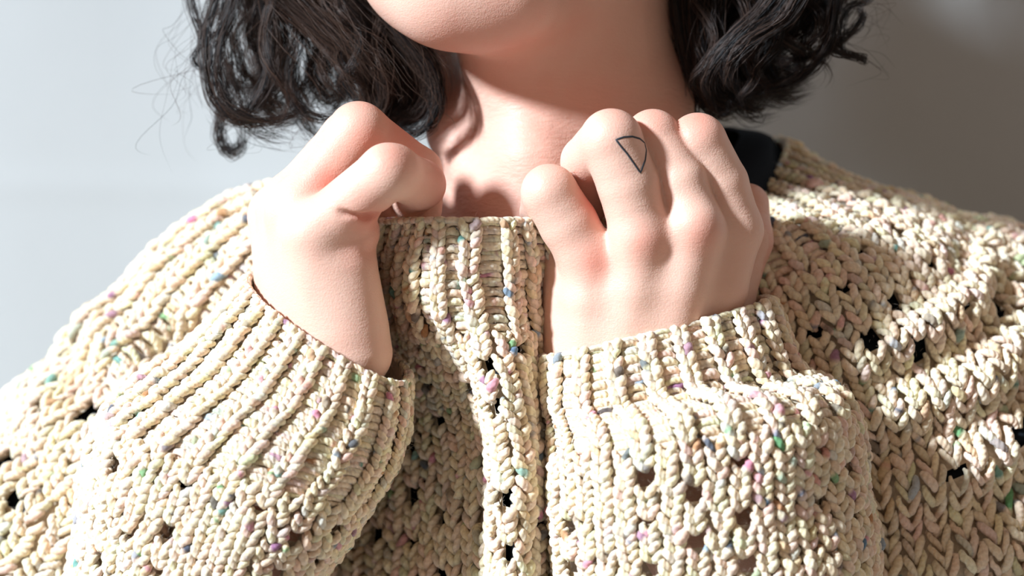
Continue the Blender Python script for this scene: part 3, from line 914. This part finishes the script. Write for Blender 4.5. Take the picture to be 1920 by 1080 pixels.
# right side: mass swept back with flicked ends
for i in range(30):
    q = np.random.default_rng(1100 + i)
    f = i / 29.0; d = 60 + 70 * q.random()
    x0 = 1290 + 260 * f; ex = 1300 + 150 * f + 14 * q.standard_normal(); ey = 165 + 22 * q.standard_normal() - 50 * f
    lock([(x0 + 40, -170, d + 10), (x0 + 30, -50, d), (x0 + 5, 20, d - 6), (ex - 6, ey - 60, d - 6), (ex, ey, d - 2), (ex + 35, ey + 30, d), (ex + 85, ey + 18, d + 4)],
         90, 4.2, 2.0, seed=1200 + i, rad=0.15, tone=0.05 + 0.3 * q.random(), wob=2.0, endvar=0.4)
RIGHT_CURLS = [
    ([(1262, -120, 70), (1268, -10, 66), (1282, 80, 66), (1310, 150, 68), (1340, 195, 70), (1375, 214, 70)], 110, 2.6, 1.6),
    ([(1290, -120, 60), (1290, 0, 60), (1300, 90, 60), (1320, 160, 62), (1350, 200, 66)], 110, 3.6, 2.4),
    ([(1330, -120, 58), (1325, 0, 58), (1330, 90, 58), (1350, 150, 60), (1390, 180, 64)], 110, 4.0, 2.6),
    ([(1480, -60, 40), (1440, 10, 38), (1390, 60, 38), (1345, 105, 40), (1325, 150, 44), (1335, 185, 48)], 90, 2.4, 1.6),
    ([(1520, -60, 36), (1470, 30, 34), (1410, 70, 34), (1370, 110, 36), (1360, 160, 40)], 90, 2.4, 1.8),
    ([(1575, -80, 60), (1566, 20, 56), (1555, 80, 54), (1520, 130, 54), (1470, 158, 56), (1420, 170, 58), (1385, 182, 60)], 70, 1.8, 1.2),
    ([(1560, -60, 70), (1558, 40, 68), (1545, 90, 66), (1500, 110, 64), (1450, 112, 64)], 60, 2.0, 1.4),
    ([(1545, 60, 60), (1560, 88, 58), (1590, 102, 58), (1618, 110, 58), (1622, 116, 58)], 60, 1.6, 0.8),
    ([(1545, 100, 62), (1572, 80, 60), (1600, 58, 60), (1618, 30, 60), (1604, 14, 62)], 50, 1.5, 0.6),
    ([(1580, 90, 60), (1578, 50, 62), (1592, 14, 64), (1626, 0, 64), (1640, -20, 64)], 30, 1.0, 0.8),
    ([(1330, 150, 60), (1334, 185, 58), (1350, 212, 58), (1372, 205, 58), (1366, 185, 60)], 30, 0.8, 0.6),
    ([(1380, 150, 62), (1390, 190, 62), (1415, 205, 62), (1440, 190, 64)], 40, 1.8, 1.6),
    ([(1560, -120, 80), (1545, -20, 80), (1500, 60, 80), (1440, 110, 80), (1400, 140, 80)], 90, 5.0, 3.0),
]
for i, (pt, n, a, b) in enumerate(RIGHT_CURLS):
    lock(pt, n, a, b, seed=1300 + i, rad=0.17, tone=0.2, wob=1.2, K=24)
# ringlets: coiled locks hanging out of both sides
q = np.random.default_rng(31)
def ringlet(x, y, d, w, drop, turns, n, seed, tone, lean=0.0):
    t = np.linspace(0, 1, int(turns * 7) + 4)
    ph = q.random() * 6.28; sg = q.choice([-1, 1])
    pts = [(x + lean * k + w * (0.35 + 0.65 * k) * math.sin(ph + sg * k * turns * 6.28), y + drop * k - w * .25 * math.cos(ph + sg * k * turns * 6.28),
            d + 5 * math.cos(ph + sg * k * turns * 6.28)) for k in t]
    lock(pts, n, 1.9, 0.8, seed=seed, rad=0.13, tone=tone, wob=0.9, K=34, endvar=0.3)
for i in range(16):
    x = 400 + 330 * (i + q.random()) / 16
    ringlet(x, -60 + 30 * q.random(), 48 + 40 * q.random(), 14 + 16 * q.random(), 230 + 50 * q.random() + 40 * (x < 560), 1.2 + q.random(), 34, 1500 + i, 0.35 + 0.4 * q.random(), 20)
for i in range(16):
    x = 1300 + 250 * (i + q.random()) / 16
    ringlet(x, -60 + 30 * q.random(), 44 + 40 * q.random(), 14 + 18 * q.random(), 250 - 0.34 * (x - 1300) + 30 * q.random(), 1.2 + q.random(), 34, 1600 + i, 0.1 + 0.35 * q.random(), 12)
# loose single hairs
fly = Strands()
q = np.random.default_rng(77)
for i in range(46):
    x = 330 + 130 * q.random(); y = -40 + 190 * q.random(); d = 50 + 50 * q.random()
    a = -60 * q.random() - 20; b = 40 + 70 * q.random()
    fly.lock([(x + 60, y - 60, d), (x, y, d), (x + a * .6, y + b * .6, d), (x + a * .8 + 30 * q.standard_normal(), y + b * 1.4, d), (x + a + 70 * q.random(), y + b * 1.8 + 20 * q.standard_normal(), d)], 1, 0, 0, rad=0.075, seed=i, wob=2, tone=.7, K=22)
for i in range(26):
    x = 1560 + 60 * q.random(); y = -30 + 130 * q.random(); d = 55 + 30 * q.random()
    fly.lock([(x - 50, y - 20, d), (x, y, d), (x + 40 + 30 * q.random(), y + 30 * q.standard_normal(), d), (x + 40 * q.standard_normal() + 30, y + 40 + 40 * q.random(), d)], 1, 0, 0, rad=0.075, seed=200 + i, wob=2, tone=.5, K=20)
for i in range(60):
    x = 560 + 260 * q.random(); y = 20 + 150 * q.random(); d = 34 + 10 * q.random()
    fly.lock([(x - 70, y - 80, d + 8), (x - 20, y - 20, d), (x + 30, y + 40, d), (x + 45, y + 100 * q.random() + 30, d + 4)], 1, 0, 0, rad=0.08, seed=300 + i, wob=2.5, tone=1, K=18)
for i in range(34):
    x = 420 + 180 * q.random(); y = 190 + 50 * q.random(); d = 50 + 20 * q.random()
    fly.lock([(x - 30, y - 60, d), (x, y, d), (x + 50 * q.standard_normal(), y + 40, d), (x + 60 * q.standard_normal() + 20, y + 40 + 40 * q.random(), d)], 1, 0, 0, rad=0.07, seed=400 + i, wob=2.5, tone=.8, K=18)
lh = fly.build('loose_hairs', hair, 'fine loose hairs around the curls'); lh['kind'] = 'stuff'
